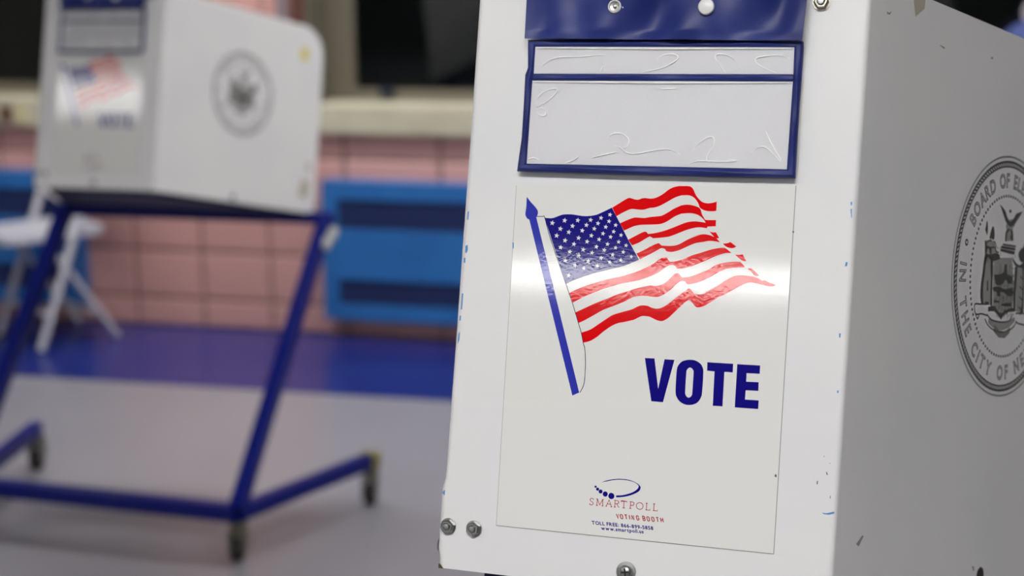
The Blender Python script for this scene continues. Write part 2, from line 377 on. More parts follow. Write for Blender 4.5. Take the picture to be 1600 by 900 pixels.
# ------------------------------------------------------------------ heaters
def heater(x0, lab):
    x1 = x0 + 1.03; t = thing('heater', lab, 'heater', WALL((x0+x1)/2, .079, 0), 'blue wall heaters')
    z0, z1, d = .079, .583, .075; slots = ((.135, .228), (.412, .520)); b = MB()
    sx0, sx1 = x0+.058, x1-.058
    ys = [z0, slots[0][0], slots[0][1], slots[1][0], slots[1][1], z1]
    for k in (0, 2, 4): b.box(WALL, x0, x1, ys[k], ys[k+1], d-.02, d)
    for k in (1, 3): b.box(WALL, x0, sx0, ys[k], ys[k+1], d-.02, d); b.box(WALL, sx1, x1, ys[k], ys[k+1], d-.02, d)
    b.box(WALL, x0, x1, z1-.012, z1, .002, d-.02); b.box(WALL, x0, x1, z0, z0+.012, .002, d-.02)
    b.box(WALL, x0, x0+.012, z0, z1, .002, d-.02); b.box(WALL, x1-.012, x1, z0, z1, .002, d-.02)
    obj('casing', b, M['heater'], t)
    for s0, s1 in slots:
        gq = MB(); n = 56
        gq.box(WALL, sx0-.002, sx1+.002, s0-.002, s1+.002, d-.045, d-.040)
        for k in range(n):
            xx = sx0 + (sx1-sx0)*(k+.5)/n; gq.box(WALL, xx-.0045, xx+.0045, s0, s1, d-.016, d-.006)
        for zz in (.33, .66): gq.box(WALL, sx0, sx1, s0+(s1-s0)*zz-.002, s0+(s1-s0)*zz+.002, d-.02, d-.016)
        obj('grille', gq, M['slot'], t, kind='stuff')
heater(.836, 'blue wall heater under the window between the two voting booths')
heater(-1.162, 'blue wall heater at the left edge behind the white folding chair')

# ------------------------------------------------------------------ folding chair
def folding_chair():
    FA = V3((-1.668, 5.66, 0)); r = V3((.75, .66, 0)).normalized(); wv = V3((-.66, .75, 0)).normalized(); Wd = .34
    t = thing('folding_chair', 'white metal folding chair standing by the blue heater at left', 'chair', FA + r*.15 + wv*Wd/2)
    C = lambda a, bq, z: FA + r*a + wv*bq + V3((0, 0, z))
    for s_ in (0, Wd):
        obj('long_leg', MB().tube([C(0, s_, .012), C(.16, s_, .42), C(.24, s_, .62), C(.33, s_, .80)], .0135, 10), M['chairm'], t, True)
        obj('rear_leg', MB().tube([C(.31, s_*.88+.02, .012), C(.05, s_*.88+.02, .40)], .011, 10), M['chairm'], t, True)
    obj('low_rail', MB().tube([C(.045, 0, .13), C(.045, Wd, .13)], .010, 8), M['chairm'], t, True)
    obj('rear_rail', MB().tube([C(.25, .02, .10), C(.25, Wd-.02, .10)], .009, 8), M['chairm'], t, True)
    sf = Fr(C(-.10, .015, .41), r, wv, (0, 0, 1)); b = MB(); n = 8; rows = []
    b.prism(sf, [(.0, .03), (.03, 0), (.36, 0), (.39, .03), (.39, Wd-.06), (.36, Wd-.03), (.03, Wd-.03), (0, Wd-.06)], -.012, .014)
    obj('seat', b, M['chairm'], t)
    rows = [[C(.27+.12*k/4 - .012*sin(pi*j/6), .0+Wd*j/6, .66+.135*k/4) for j in range(7)] for k in range(5)]
    rows2 = [[p + r*.012 for p in R] for R in rows]
    b = MB(); b.quadgrid(rows); b.quadgrid([R[::-1] for R in rows2])
    for R1, R2 in ((rows[0], rows2[0]), (rows[-1], rows2[-1])): b.quadgrid([R1, R2])
    obj('backrest', b, M['chairm'], t)
folding_chair()

# ------------------------------------------------------------------ bag on the sill, top right
def bag():
    c = WALL(3.38, .846, -.08); t = thing('cloth_bag', 'rounded blue cloth bag with pale cloth on top, by the dark window', 'bag', c)
    b = MB(); rows = []
    for i in range(15):
        ph = pi*i/14; z = .160*(1-cos(ph)); rr = sin(ph)**.55
        rows.append([c + WX*(.24*rr*cos(2*pi*k/28)*(1+.04*sin(5*z*10+k))) + WN*(.085*rr*sin(2*pi*k/28)) + V3((0, 0, z*(1-.10*cos(2*pi*k/28)*.5))) for k in range(29)])
    b.quadgrid(rows); obj('bag_body', b, M['bag'], t, True)
    b = MB(); rows = []
    for i in range(11):
        ph = pi*i/10; rr = sin(ph)**.7
        rows.append([c + WX*(.0+.15*rr*cos(2*pi*k/20)*(1+.15*sin(3*k))) + WN*(.055*rr*sin(2*pi*k/20)) + V3((0, 0, .265+.075*(1-cos(ph)))) for k in range(21)])
    b.quadgrid(rows); obj('folded_cloth', b, M['towel'], t, True, label='pale cloth sticking out of the bag')
bag()
# outlines traced in millimetres on the booth panels
DATA = {"stripes":[[[122.71,297.3],[127.67,300.62],[132.07,303.63],[135.39,305.46],[137.69,305.4],[140.9,304.59],[143.49,304.53],[146.27,305.67],[149.1,306.07],[152.54,305.78],[155.93,306.21],[159.25,307.64],[163.06,310.04],[166.8,313.27],[170.61,315.38],[175.05,316.57],[177.86,316.69],[182.35,316.88],[184.93,316.15],[186.76,314.12],[188.7,310.33],[191.45,307.12],[194.4,304.93],[197.8,304.2],[201.68,304.54],[205.49,305.81],[205.65,299.47],[204.88,298.44],[200.46,298.02],[196.52,298.5],[193.93,299.59],[192.44,300.8],[191.12,303.78],[188.65,307.0],[185.7,309.08],[182.28,309.77],[178.37,309.43],[177.8,309.46],[172.85,307.68],[167.42,304.38],[161.43,300.76],[156.45,298.86],[153.06,298.42],[148.04,296.79],[144.04,296.72],[139.44,296.95],[136.61,296.37],[131.06,293.47],[126.65,290.62]],[[129.91,285.28],[135.47,288.07],[141.06,290.3],[145.63,290.41],[149.63,290.44],[154.13,291.38],[159.76,292.21],[163.12,292.92],[167.48,295.47],[171.8,298.45],[176.7,301.02],[178.89,301.84],[182.8,302.41],[187.32,301.95],[190.75,301.0],[192.79,299.87],[193.62,298.36],[194.8,295.1],[196.97,291.88],[198.01,289.06],[195.86,291.83],[192.32,294.42],[188.32,295.62],[183.82,295.79],[179.36,295.2],[177.69,294.84],[172.78,292.38],[167.4,288.5],[162.45,286.31],[156.81,285.59],[150.57,285.17],[146.04,284.67],[141.53,283.6],[137.65,281.73],[133.49,279.56]],[[196.85,291.99],[198.14,291.22],[205.92,291.48],[206.08,286.69],[199.72,286.1],[198.01,289.06]],[[137.42,272.75],[143.76,276.44],[148.16,278.9],[150.39,279.68],[151.84,279.37],[153.07,278.03],[157.86,278.83],[163.99,280.54],[170.61,283.1],[176.08,285.59],[181.54,288.08],[185.4,289.21],[190.41,289.74],[198.01,289.06],[199.72,286.05],[199.14,284.8],[195.2,285.16],[192.41,285.13],[187.99,284.24],[182.5,282.31],[177.05,279.81],[172.12,277.61],[167.69,276.27],[158.13,274.94],[156.39,275.41],[154.63,276.16],[151.89,274.62],[146.43,270.98],[140.88,268.45]],[[199.38,285.37],[201.52,282.6],[204.35,281.86],[206.45,282.13],[209.36,277.71],[206.9,277.19],[205.61,278.23],[202.86,280.85]],[[144.76,262.22],[151.38,265.66],[156.84,269.02],[161.24,271.09],[162.67,271.0],[164.18,269.69],[165.9,269.5],[172.11,269.66],[177.66,270.96],[183.6,274.6],[189.02,277.37],[194.48,279.48],[188.43,277.9],[193.91,279.56],[198.35,280.06],[202.29,279.44],[205.72,278.23],[206.9,277.19],[207.75,276.96],[210.14,274.44],[206.5,274.97],[202.03,275.12],[198.18,274.36],[197.64,274.12],[191.02,272.77],[185.05,269.96],[179.07,266.87],[174.67,265.36],[171.31,264.95],[168.44,265.46],[167.21,266.95],[164.34,267.47],[161.06,265.62],[156.16,262.57],[147.93,257.93]],[[212.42,273.62],[215.99,274.09],[218.24,275.14],[223.21,271.83],[220.38,270.47],[217.05,270.68],[214.48,271.81]],[[92.19,227.67],[97.82,230.84],[104.59,234.08],[112.53,237.09],[121.58,240.16],[128.39,241.97],[135.72,244.08],[141.87,246.4],[147.44,248.68],[156.78,253.68],[160.57,256.4],[164.34,259.4],[167.66,260.53],[169.38,260.23],[170.94,258.09],[172.42,257.18],[176.32,257.84],[181.82,259.81],[188.34,262.94],[193.81,264.9],[198.16,266.52],[203.6,268.47],[209.07,269.87],[213.47,270.38],[215.17,269.92],[217.48,268.39],[219.7,266.7],[214.86,266.32],[209.45,264.38],[204.06,261.88],[198.68,259.09],[194.36,256.92],[188.91,254.67],[183.42,252.97],[177.84,252.21],[176.89,253.71],[175.41,254.74],[173.14,254.89],[170.93,254.2],[167.7,251.8],[163.4,248.49],[157.93,245.39],[150.18,242.14],[144.59,240.41],[142.34,239.88],[136.13,238.39],[127.68,235.75],[119.8,232.75],[111.93,229.17],[105.18,225.93],[99.58,222.65],[95.64,220.42]],[[222.37,265.64],[225.41,265.53],[228.4,266.13],[231.49,261.09],[229.56,261.1],[227.3,261.96],[224.99,263.58]],[[98.25,212.69],[105.85,216.68],[114.25,221.16],[123.8,225.41],[130.49,228.64],[138.33,231.64],[145.02,234.29],[149.5,235.68],[157.33,237.83],[161.88,237.82],[166.34,238.93],[170.13,241.38],[173.82,245.21],[176.43,248.14],[178.63,248.98],[180.1,248.07],[181.64,246.22],[183.92,245.69],[189.45,246.96],[194.89,249.21],[199.22,251.23],[203.54,253.3],[207.76,256.57],[213.18,258.53],[219.73,259.83],[226.31,260.37],[228.03,259.37],[231.27,256.15],[226.62,255.89],[221.14,255.24],[215.7,254.0],[210.35,251.21],[205.04,247.6],[199.67,244.63],[194.25,242.27],[188.2,240.63],[186.2,241.23],[184.99,242.54],[181.88,242.8],[178.66,240.5],[175.52,236.98],[171.8,233.7],[168.03,230.97],[164.17,229.34],[159.64,229.17],[153.93,229.54],[148.82,229.11],[144.34,227.82],[143.23,227.19],[136.62,223.42],[128.81,219.84],[120.98,216.25],[112.11,210.61],[105.42,206.51],[101.75,204.74]],[[232.99,255.15],[236.27,255.34],[242.06,250.59],[239.92,249.92],[237.92,251.17],[235.57,253.5]],[[104.62,197.32],[111.69,200.18],[117.21,204.2],[123.8,209.14],[129.3,212.98],[137.15,215.9],[143.87,218.18],[145.54,218.96],[150.49,221.62],[156.17,221.99],[159.67,220.71],[163.69,220.14],[167.6,220.94],[171.93,223.72],[176.19,227.32],[180.43,231.19],[184.7,234.5],[188.43,237.38],[190.15,236.77],[191.4,234.91],[193.75,233.4],[197.11,233.22],[200.4,234.09],[203.58,236.49],[208.39,239.26],[212.63,242.27],[216.3,245.24],[220.54,247.96],[225.39,249.62],[232.52,249.93],[238.04,249.43],[241.38,248.53],[244.77,246.93],[246.94,247.06],[250.31,245.63],[255.31,244.02],[252.67,242.88],[248.3,243.05],[242.78,244.08],[237.25,244.84],[232.91,244.2],[228.65,242.14],[223.37,238.8],[217.01,234.84],[211.56,231.95],[203.47,225.99],[199.1,223.78],[196.13,223.23],[194.41,223.78],[192.31,225.85],[190.19,228.2],[188.92,228.68],[186.36,226.86],[182.69,223.02],[177.97,218.01],[173.77,213.58],[169.99,211.11],[167.75,210.68],[164.31,211.28],[159.63,213.2],[156.75,213.73],[152.21,213.43],[146.72,210.39],[144.48,209.68],[138.3,207.87],[133.78,206.73],[128.78,204.15],[122.76,199.53],[117.87,194.98],[112.34,191.22],[106.93,189.55]]],
"canton":[[67.82,286.79],[71.1,286.49],[74.63,286.72],[78.08,288.13],[82.09,289.75],[86.75,290.37],[91.45,290.36],[98.54,289.57],[104.94,289.87],[108.96,290.74],[111.8,291.72],[119.35,295.63],[122.42,297.29],[129.91,285.28],[137.75,272.21],[147.09,257.6],[141.28,254.76],[133.47,251.52],[123.86,248.72],[116.49,246.61],[108.55,243.9],[101.18,240.93],[94.37,237.98],[89.18,235.12]],
"finial":[[51.76,302.72],[55.34,298.77],[59.17,295.23],[61.46,292.48],[62.02,290.51],[61.75,288.5],[60.7,286.56],[58.41,285.31],[55.19,284.58],[53.01,285.79],[51.63,288.3],[51.64,290.59],[51.9,295.18],[51.8,299.75]],
"pole":[[55.04,285.03],[60.87,286.74],[106.35,150.01],[100.95,147.18]],
"edge":[[60.35,287.29],[66.28,287.57],[67.94,286.68],[73.74,270.69],[89.18,235.12],[95.64,220.42],[101.75,204.74],[104.62,197.32],[106.98,188.87],[108.5,184.76],[109.86,173.22],[110.0,167.16],[110.12,161.55],[109.51,155.88],[107.02,150.06]],
"stars":[[74.61,282.76],[84.62,285.3],[95.41,285.92],[105.87,286.73],[114.26,288.76],[81.56,278.5],[91.43,281.19],[102.76,282.51],[112.07,284.34],[88.73,276.16],[99.67,277.98],[109.4,279.95],[118.62,281.78],[78.89,272.9],[86.15,269.39],[97.1,272.0],[107.39,274.36],[116.76,276.46],[93.62,266.88],[104.23,269.47],[113.91,271.75],[82.85,263.75],[101.54,262.97],[112.09,265.82],[90.65,260.6],[108.89,260.83],[118.68,263.49],[98.22,257.96],[87.45,253.65],[106.29,253.94],[116.52,257.19],[95.63,250.18],[113.96,250.72],[103.0,247.91],[121.36,291.64],[120.95,286.4],[126.56,283.64],[125.27,278.41],[131.41,275.95],[123.07,274.15],[129.88,270.56],[136.11,268.11],[127.72,265.9],[121.04,268.33],[134.17,262.71],[140.86,259.55],[132.55,256.31],[125.8,259.98],[123.89,254.06],[91.17,241.73]],
"V":[[157.33,181.08],[164.98,181.34],[169.55,157.98],[173.01,181.3],[180.86,181.39],[174.08,147.88],[164.78,147.93]],
"O":[[183.16,172.11],[183.9,176.83],[186.5,180.31],[189.87,181.81],[193.3,182.37],[197.08,182.15],[200.98,180.28],[203.25,177.35],[204.17,173.09],[204.25,158.26],[203.56,153.87],[201.19,149.97],[198.18,148.18],[195.09,147.43],[191.3,147.61],[187.39,149.46],[184.64,152.65],[183.37,157.21]],
"Oi":[[190.86,172.07],[191.21,174.27],[192.18,175.71],[193.53,176.31],[195.01,175.8],[196.05,174.45],[196.52,172.2],[196.58,157.64],[196.31,155.14],[195.28,153.7],[193.94,153.09],[192.45,153.72],[191.39,155.37],[190.97,157.82]],
"T":[[206.66,181.5],[226.81,181.77],[226.89,175.14],[220.44,175.07],[220.77,148.49],[213.18,148.36],[212.74,174.8],[206.98,174.98]],
"E":[[229.91,181.7],[247.56,182.04],[247.63,175.62],[237.56,175.34],[237.69,168.9],[247.32,169.17],[247.47,162.51],[237.77,162.29],[237.69,155.23],[248.26,155.35],[248.28,148.75],[230.25,148.54]],
"swoosh":[[129.5,81.28],[132.84,82.94],[137.56,84.4],[143.68,85.45],[149.17,85.58],[154.01,84.84],[158.22,83.25],[160.53,81.48],[161.05,79.87],[160.0,77.44],[156.75,75.13],[152.11,73.01],[146.74,71.48],[142.11,70.82],[142.01,72.34],[146.64,72.93],[151.33,74.46],[155.3,76.32],[158.21,78.6],[159.43,80.71],[158.63,82.29],[156.14,83.72],[152.66,84.58],[148.52,84.98],[143.73,84.79],[138.29,83.86],[132.89,82.28]],
"dots":[[124.99,77.49,0.9],[126.72,75.72,1.24],[129.32,74.17,1.59],[133.17,72.54,2.07],[138.14,71.49,2.47]],
"t_smart":[[120.98,62.89],[175.58,63.61],[120.88,68.11]],
"t_voting":[[143.82,54.65],[181.23,55.39],[142.9,57.89]],
"t_toll":[[124.14,47.93],[173.45,48.63],[123.59,50.69]],
"t_www":[[131.86,44.46],[166.02,45.2],[131.39,47.22]],
"sticker":[[45.57,38.77],[267.42,40.31],[265.58,320.77],[42.32,311.37]],
"pk_out":[[45.86,427.68],[47.52,405.2],[45.59,399.53],[46.21,375.18],[46.39,348.96],[44.44,322.31],[129.74,323.12],[203.6,324.29],[265.61,325.74],[265.04,363.42],[265.26,391.9],[265.19,424.87],[264.87,429.68]],
"pk_w1":[[52.71,422.17],[258.46,425.11],[259.12,404.59],[52.92,400.63]],
"pk_w2":[[52.17,395.0],[259.14,398.88],[259.0,332.06],[52.38,328.6]],
"flap":[[42.0,461.46],[45.08,427.67],[264.89,429.32],[265.46,463.23]],
"crease_glints":[[[57.83,405.41],[62.4,409.25],[67.96,412.72],[75.57,414.35],[89.0,414.79],[100.39,415.93],[113.62,416.91]],[[107.42,402.74],[110.03,408.71]],[[140.91,403.83],[148.29,405.09],[157.43,407.48],[166.36,412.23],[169.43,415.93],[165.95,418.06],[160.41,417.96],[154.96,416.21],[152.38,413.23]],[[207.57,404.0],[203.15,410.24],[198.81,415.22],[198.96,418.3],[204.37,418.94],[210.87,416.71],[215.7,412.3],[218.34,407.84]],[[256.56,416.32],[247.53,418.66],[236.87,418.1],[229.86,415.81],[231.0,412.24],[237.5,408.78],[246.68,404.86]],[[56.79,374.53],[57.15,380.15],[61.24,385.3],[67.8,388.45],[73.17,388.96],[71.93,384.83],[66.52,379.47],[61.35,375.97],[57.2,374.17]],[[57.35,372.12],[62.12,373.38],[65.59,371.05],[65.06,367.68],[61.6,367.2],[57.93,369.52]],[[156.75,390.65],[170.01,391.71]],[[117.36,351.34],[121.84,354.81],[128.42,355.02],[134.34,351.0],[133.79,345.47],[129.3,342.56]],[[122.89,345.28],[128.26,343.99],[133.21,340.5],[139.83,339.64],[149.04,341.44],[160.04,343.66],[169.3,343.63],[176.94,339.72]],[[105.26,334.87],[115.47,338.02],[126.62,340.63]],[[83.61,330.17],[91.09,332.86],[95.06,336.16]],[[184.93,343.64],[190.03,349.26],[196.98,354.38],[201.57,353.81],[201.13,346.93],[197.87,341.4],[197.28,336.86],[200.16,334.62]],[[181.11,332.62],[190.06,335.68],[199.15,336.02],[208.24,336.01],[220.81,337.2],[212.63,337.97]],[[230.8,343.5],[236.24,347.81],[241.57,348.36],[247.2,344.09],[251.93,339.8],[254.41,337.22]],[[241.08,360.86],[245.77,352.08],[251.71,343.01],[254.68,338.48]],[[53.1,331.99],[58.25,333.49],[62.67,331.42]]],
"marks_blue":[[[2.61,288.35],[3.67,288.92],[3.63,282.15],[2.53,282.1]],[[2.77,260.77],[4.64,261.39],[4.96,257.25],[3.78,254.59],[2.88,255.58]],[[2.14,250.86],[3.51,250.93],[3.55,246.78],[2.14,247.22]],[[2.65,222.3],[3.78,221.85],[3.62,209.38],[2.57,208.79]],[[2.1,204.09],[3.19,204.16],[3.23,200.01],[2.14,199.94]],[[2.14,189.04],[3.2,191.7],[3.31,184.45],[1.94,180.72]],[[42.48,265.46],[43.55,265.52],[43.86,261.41],[42.9,259.81]],[[-2.17,60.68],[0.41,63.0],[2.17,61.63],[0.22,58.33]],[[5.58,60.15],[8.87,60.22],[8.94,59.3],[6.18,59.44]],[[307.32,309.92],[308.48,310.45],[308.43,307.54],[307.72,307.51]],[[307.67,304.6],[308.59,305.13],[309.03,298.36],[308.59,297.86]],[[306.93,264.83],[308.15,264.42],[307.86,261.5],[306.2,261.4]],[[305.24,210.54],[306.66,210.63],[306.41,207.23],[305.43,207.65]],[[306.62,167.65],[307.81,167.74],[307.69,165.8],[306.75,165.73]],[[301.25,75.07],[304.61,74.93],[310.21,76.7],[310.76,75.55],[307.04,74.21],[303.23,74.06]]],
"marks_dark":[[[302.32,106.01],[303.3,105.62],[303.9,103.75],[303.2,103.45]],[[299.87,117.84],[300.59,117.67],[300.42,116.69]],[[304.5,112.72],[305.36,112.8],[305.03,112.05]],[[296.14,98.19],[296.82,98.74],[296.77,95.83],[296.02,96.25]],[[306.6,88.12],[307.04,88.65],[307.1,86.25],[306.72,86.21]],[[264.8,101.01],[265.87,99.65],[265.48,98.15],[263.97,98.98]],[[265.08,285.97],[266.55,285.8],[266.38,284.57],[265.4,284.76]],[[224.36,361.63],[225.56,362.16],[225.2,360.17]]],
"nuts":[[5.36,34.06],[27.22,34.29],[275.77,461.34]],
"screw":[154.15,14.21],
"snaps":[[118.02,453.14],[190.56,453.61]],
"tape":[[66.94,480.74],[73.49,464.74],[87.55,473.54],[88.43,482.94]],
"hole":[257.12,11.28],
"marks_wing":[[[26.76,459.92],[30.9,459.71],[34.72,461.93],[32.1,458.45],[28.02,458.18]],[[117.73,450.11],[126.95,449.62],[126.05,447.9],[118.99,449.28]],[[239.35,20.75],[243.22,19.95],[245.06,15.97],[242.53,16.14]],[[254.76,18.65],[257.25,19.04],[260.31,15.5],[256.54,15.2]],[[33.7,50.74],[42.83,57.13],[44.99,56.04],[37.91,49.03]],[[212.76,456.29],[216.46,456.91],[216.78,454.77],[213.0,454.68]]],
"seal":[270.3,272.4,101.88],
"emb":[[[-21.0,61.29],[-14.88,59.11],[-8.58,55.99],[-5.86,52.51],[-1.78,49.77],[1.41,48.19],[6.23,50.52],[10.89,54.11],[13.51,56.57],[25.83,59.67],[21.88,55.8],[15.88,50.8],[10.56,46.52],[4.93,44.43],[2.06,43.86],[-2.58,45.31],[-7.28,47.38],[-10.72,50.8],[-15.85,55.9]],[[-1.63,58.55],[2.0,58.91],[2.81,56.48],[-1.21,55.77]],[[-5.99,38.76],[-2.7,41.24],[1.57,42.25],[1.07,40.63],[-2.91,37.78],[-3.7,33.33],[-3.24,30.24],[-6.22,30.62],[-6.58,34.96]],[[2.34,42.0],[7.0,40.53],[9.33,36.96],[9.69,32.59],[6.03,32.28],[3.37,35.19],[5.19,37.86],[3.35,40.21]],[[-10.22,28.1],[16.29,28.41],[16.23,26.83],[-10.27,26.54]],[[-12.81,26.02],[15.89,26.17],[15.77,23.95],[-13.92,23.75]],[[-13.83,23.14],[14.84,23.24],[14.82,20.4],[5.62,20.31],[-14.98,21.18]],[[-45.53,44.43],[-43.64,44.0],[-42.05,38.02],[-42.63,32.45],[-44.2,33.54],[-47.22,36.94],[-46.1,40.71]],[[-33.01,40.98],[-30.85,40.87],[-28.44,36.15],[-28.27,31.23],[-30.54,29.19],[-33.62,30.77],[-34.84,29.44],[-37.81,30.41],[-36.44,35.45],[-34.79,38.67]],[[-46.58,27.83],[-43.72,27.46],[-42.48,23.89],[-35.33,23.25],[-26.9,23.94],[-24.6,22.89],[-32.35,22.26],[-31.63,17.4],[-35.04,16.51],[-37.95,21.81],[-40.56,20.37],[-41.41,16.63],[-45.06,17.57]],[[-44.27,17.02],[-34.34,16.57],[-23.25,18.67],[-15.95,18.0],[-13.97,14.43],[-25.08,11.73],[-33.71,12.31],[-38.26,14.42],[-41.9,10.47],[-44.5,9.05],[-45.64,12.02]],[[-44.66,14.54],[-40.14,14.89],[-41.8,7.6],[-42.87,-1.24],[-43.87,-9.25],[-43.37,-18.76],[-41.31,-26.6],[-44.8,-27.58],[-48.54,-20.65],[-48.9,-9.58],[-47.06,0.06],[-46.43,8.05]],[[-32.64,13.87],[-28.98,14.15],[-26.88,6.28],[-26.26,-4.11],[-25.4,-16.09],[-23.74,-27.23],[-27.42,-27.43],[-29.07,-16.31],[-29.93,-4.35],[-32.37,5.89]],[[-37.1,-5.63],[-35.16,-6.3],[-33.87,-15.0],[-36.72,-14.38]],[[-38.04,-24.02],[-30.64,-24.41],[-31.25,-26.44],[-39.13,-26.48]],[[-24.09,0.06],[-12.05,0.88],[-4.92,3.81],[-4.01,10.37],[-0.24,10.65],[2.99,1.92],[12.75,0.95],[13.74,-5.54],[6.11,-6.03],[-0.19,-2.37],[-5.23,-6.76],[-12.47,-8.84],[-20.14,-7.72]],[[-25.19,-11.26],[-12.35,-9.65],[-0.74,-11.35],[14.23,-8.78],[17.85,-13.48],[11.63,-17.13],[3.77,-15.96],[-4.14,-14.0],[-9.77,-14.34],[-9.16,-18.35],[-14.88,-17.88],[-17.21,-14.79],[-23.8,-14.39]],[[-21.69,-22.3],[-10.49,-22.07],[-10.25,-23.67],[-20.47,-24.24]],[[-8.08,-25.57],[1.08,-23.44],[14.4,-22.7],[14.83,-25.55],[1.51,-26.27]],[[-31.87,-28.47],[-19.13,-26.98],[-12.96,-30.69],[-5.12,-32.71],[0.29,-30.81],[9.41,-27.88],[20.79,-26.46],[19.36,-29.82],[7.99,-31.23],[0.77,-34.04],[-4.28,-38.34],[-10.38,-35.4],[-18.41,-31.78],[-31.28,-32.44]],[[10.05,18.77],[16.54,14.35],[26.69,11.8],[35.95,15.8],[45.04,21.48],[51.76,16.98],[42.73,10.48],[30.96,9.63],[19.08,10.42],[12.7,14.06]],[[17.28,9.47],[22.94,10.7],[22.74,-0.84],[22.67,-13.19],[24.18,-29.57],[19.36,-29.82],[17.85,-13.48],[17.92,-1.16]],[[32.91,9.77],[37.09,10.9],[40.23,-12.13],[41.03,-30.36],[33.43,-32.4],[34.89,-29.02],[36.57,-20.64],[36.02,-4.1]],[[33.95,31.45],[31.52,27.43],[24.43,24.32],[22.77,20.39],[27.26,15.66],[33.44,14.85],[42.41,16.15],[44.57,22.08],[42.08,28.29],[37.72,31.76]]],
"emb_fill":[[[-6.82,44.3],[-0.33,49.91],[6.96,50.59],[12.12,46.03],[8.09,43.15],[11.26,32.09],[-4.78,30.74],[-4.54,38.88]],[[-43.81,28.07],[-27.63,28.82],[-23.89,22.95],[-17.29,17.28],[-22.06,10.72],[-43.11,9.15],[-45.59,21.19]],[[-42.85,14.68],[-30.13,15.66],[-26.26,-4.11],[-24.78,-26.49],[-42.09,-27.44],[-46.2,-20.52],[-46.25,-5.44]],[[-26.23,14.36],[10.3,17.15],[16.61,-5.35],[16.94,-26.66],[-4.52,-36.73],[-22.58,-28.78],[-25.93,-0.07]],[[19.08,10.42],[34.74,10.73],[38.65,-12.23],[38.94,-29.64],[25.15,-29.52],[22.4,-4.98]],[[27.03,27.07],[38.86,29.3],[42.86,23.23],[39.09,17.82],[30.06,17.14],[24.9,21.19]],[[-28.75,-37.11],[-21.96,-39.19],[-4.01,-40.12],[12.86,-38.01],[22.99,-34.57],[24.46,-37.79],[13.77,-44.03],[-2.88,-47.61],[-20.03,-45.93],[-29.87,-41.97]]],
"emb_lines":[[[-32.23,-26.1],[-48.51,-26.99],[-58.26,-27.93],[-55.33,-35.66],[-43.69,-35.07],[-32.58,-36.1]],[[-55.33,-35.66],[-51.13,-39.8],[-48.91,-36.52]],[[-36.72,-39.1],[-29.52,-44.35],[-17.88,-47.85],[-2.64,-49.22],[12.29,-46.96],[23.27,-42.78],[27.37,-37.65]],[[-33.67,-34.96],[-22.88,-39.24],[-3.97,-40.36],[12.91,-38.34],[17.93,-33.18]],[[25.4,-31.16],[37.1,-30.56],[53.18,-31.41],[55.45,-39.66],[34.62,-40.2],[26.52,-38.52]],[[-33.35,28.95],[-40.24,27.75],[-41.97,25.16]],[[-27.63,28.82],[-24.25,25.39],[-23.52,20.5],[-17.66,19.73]]]}

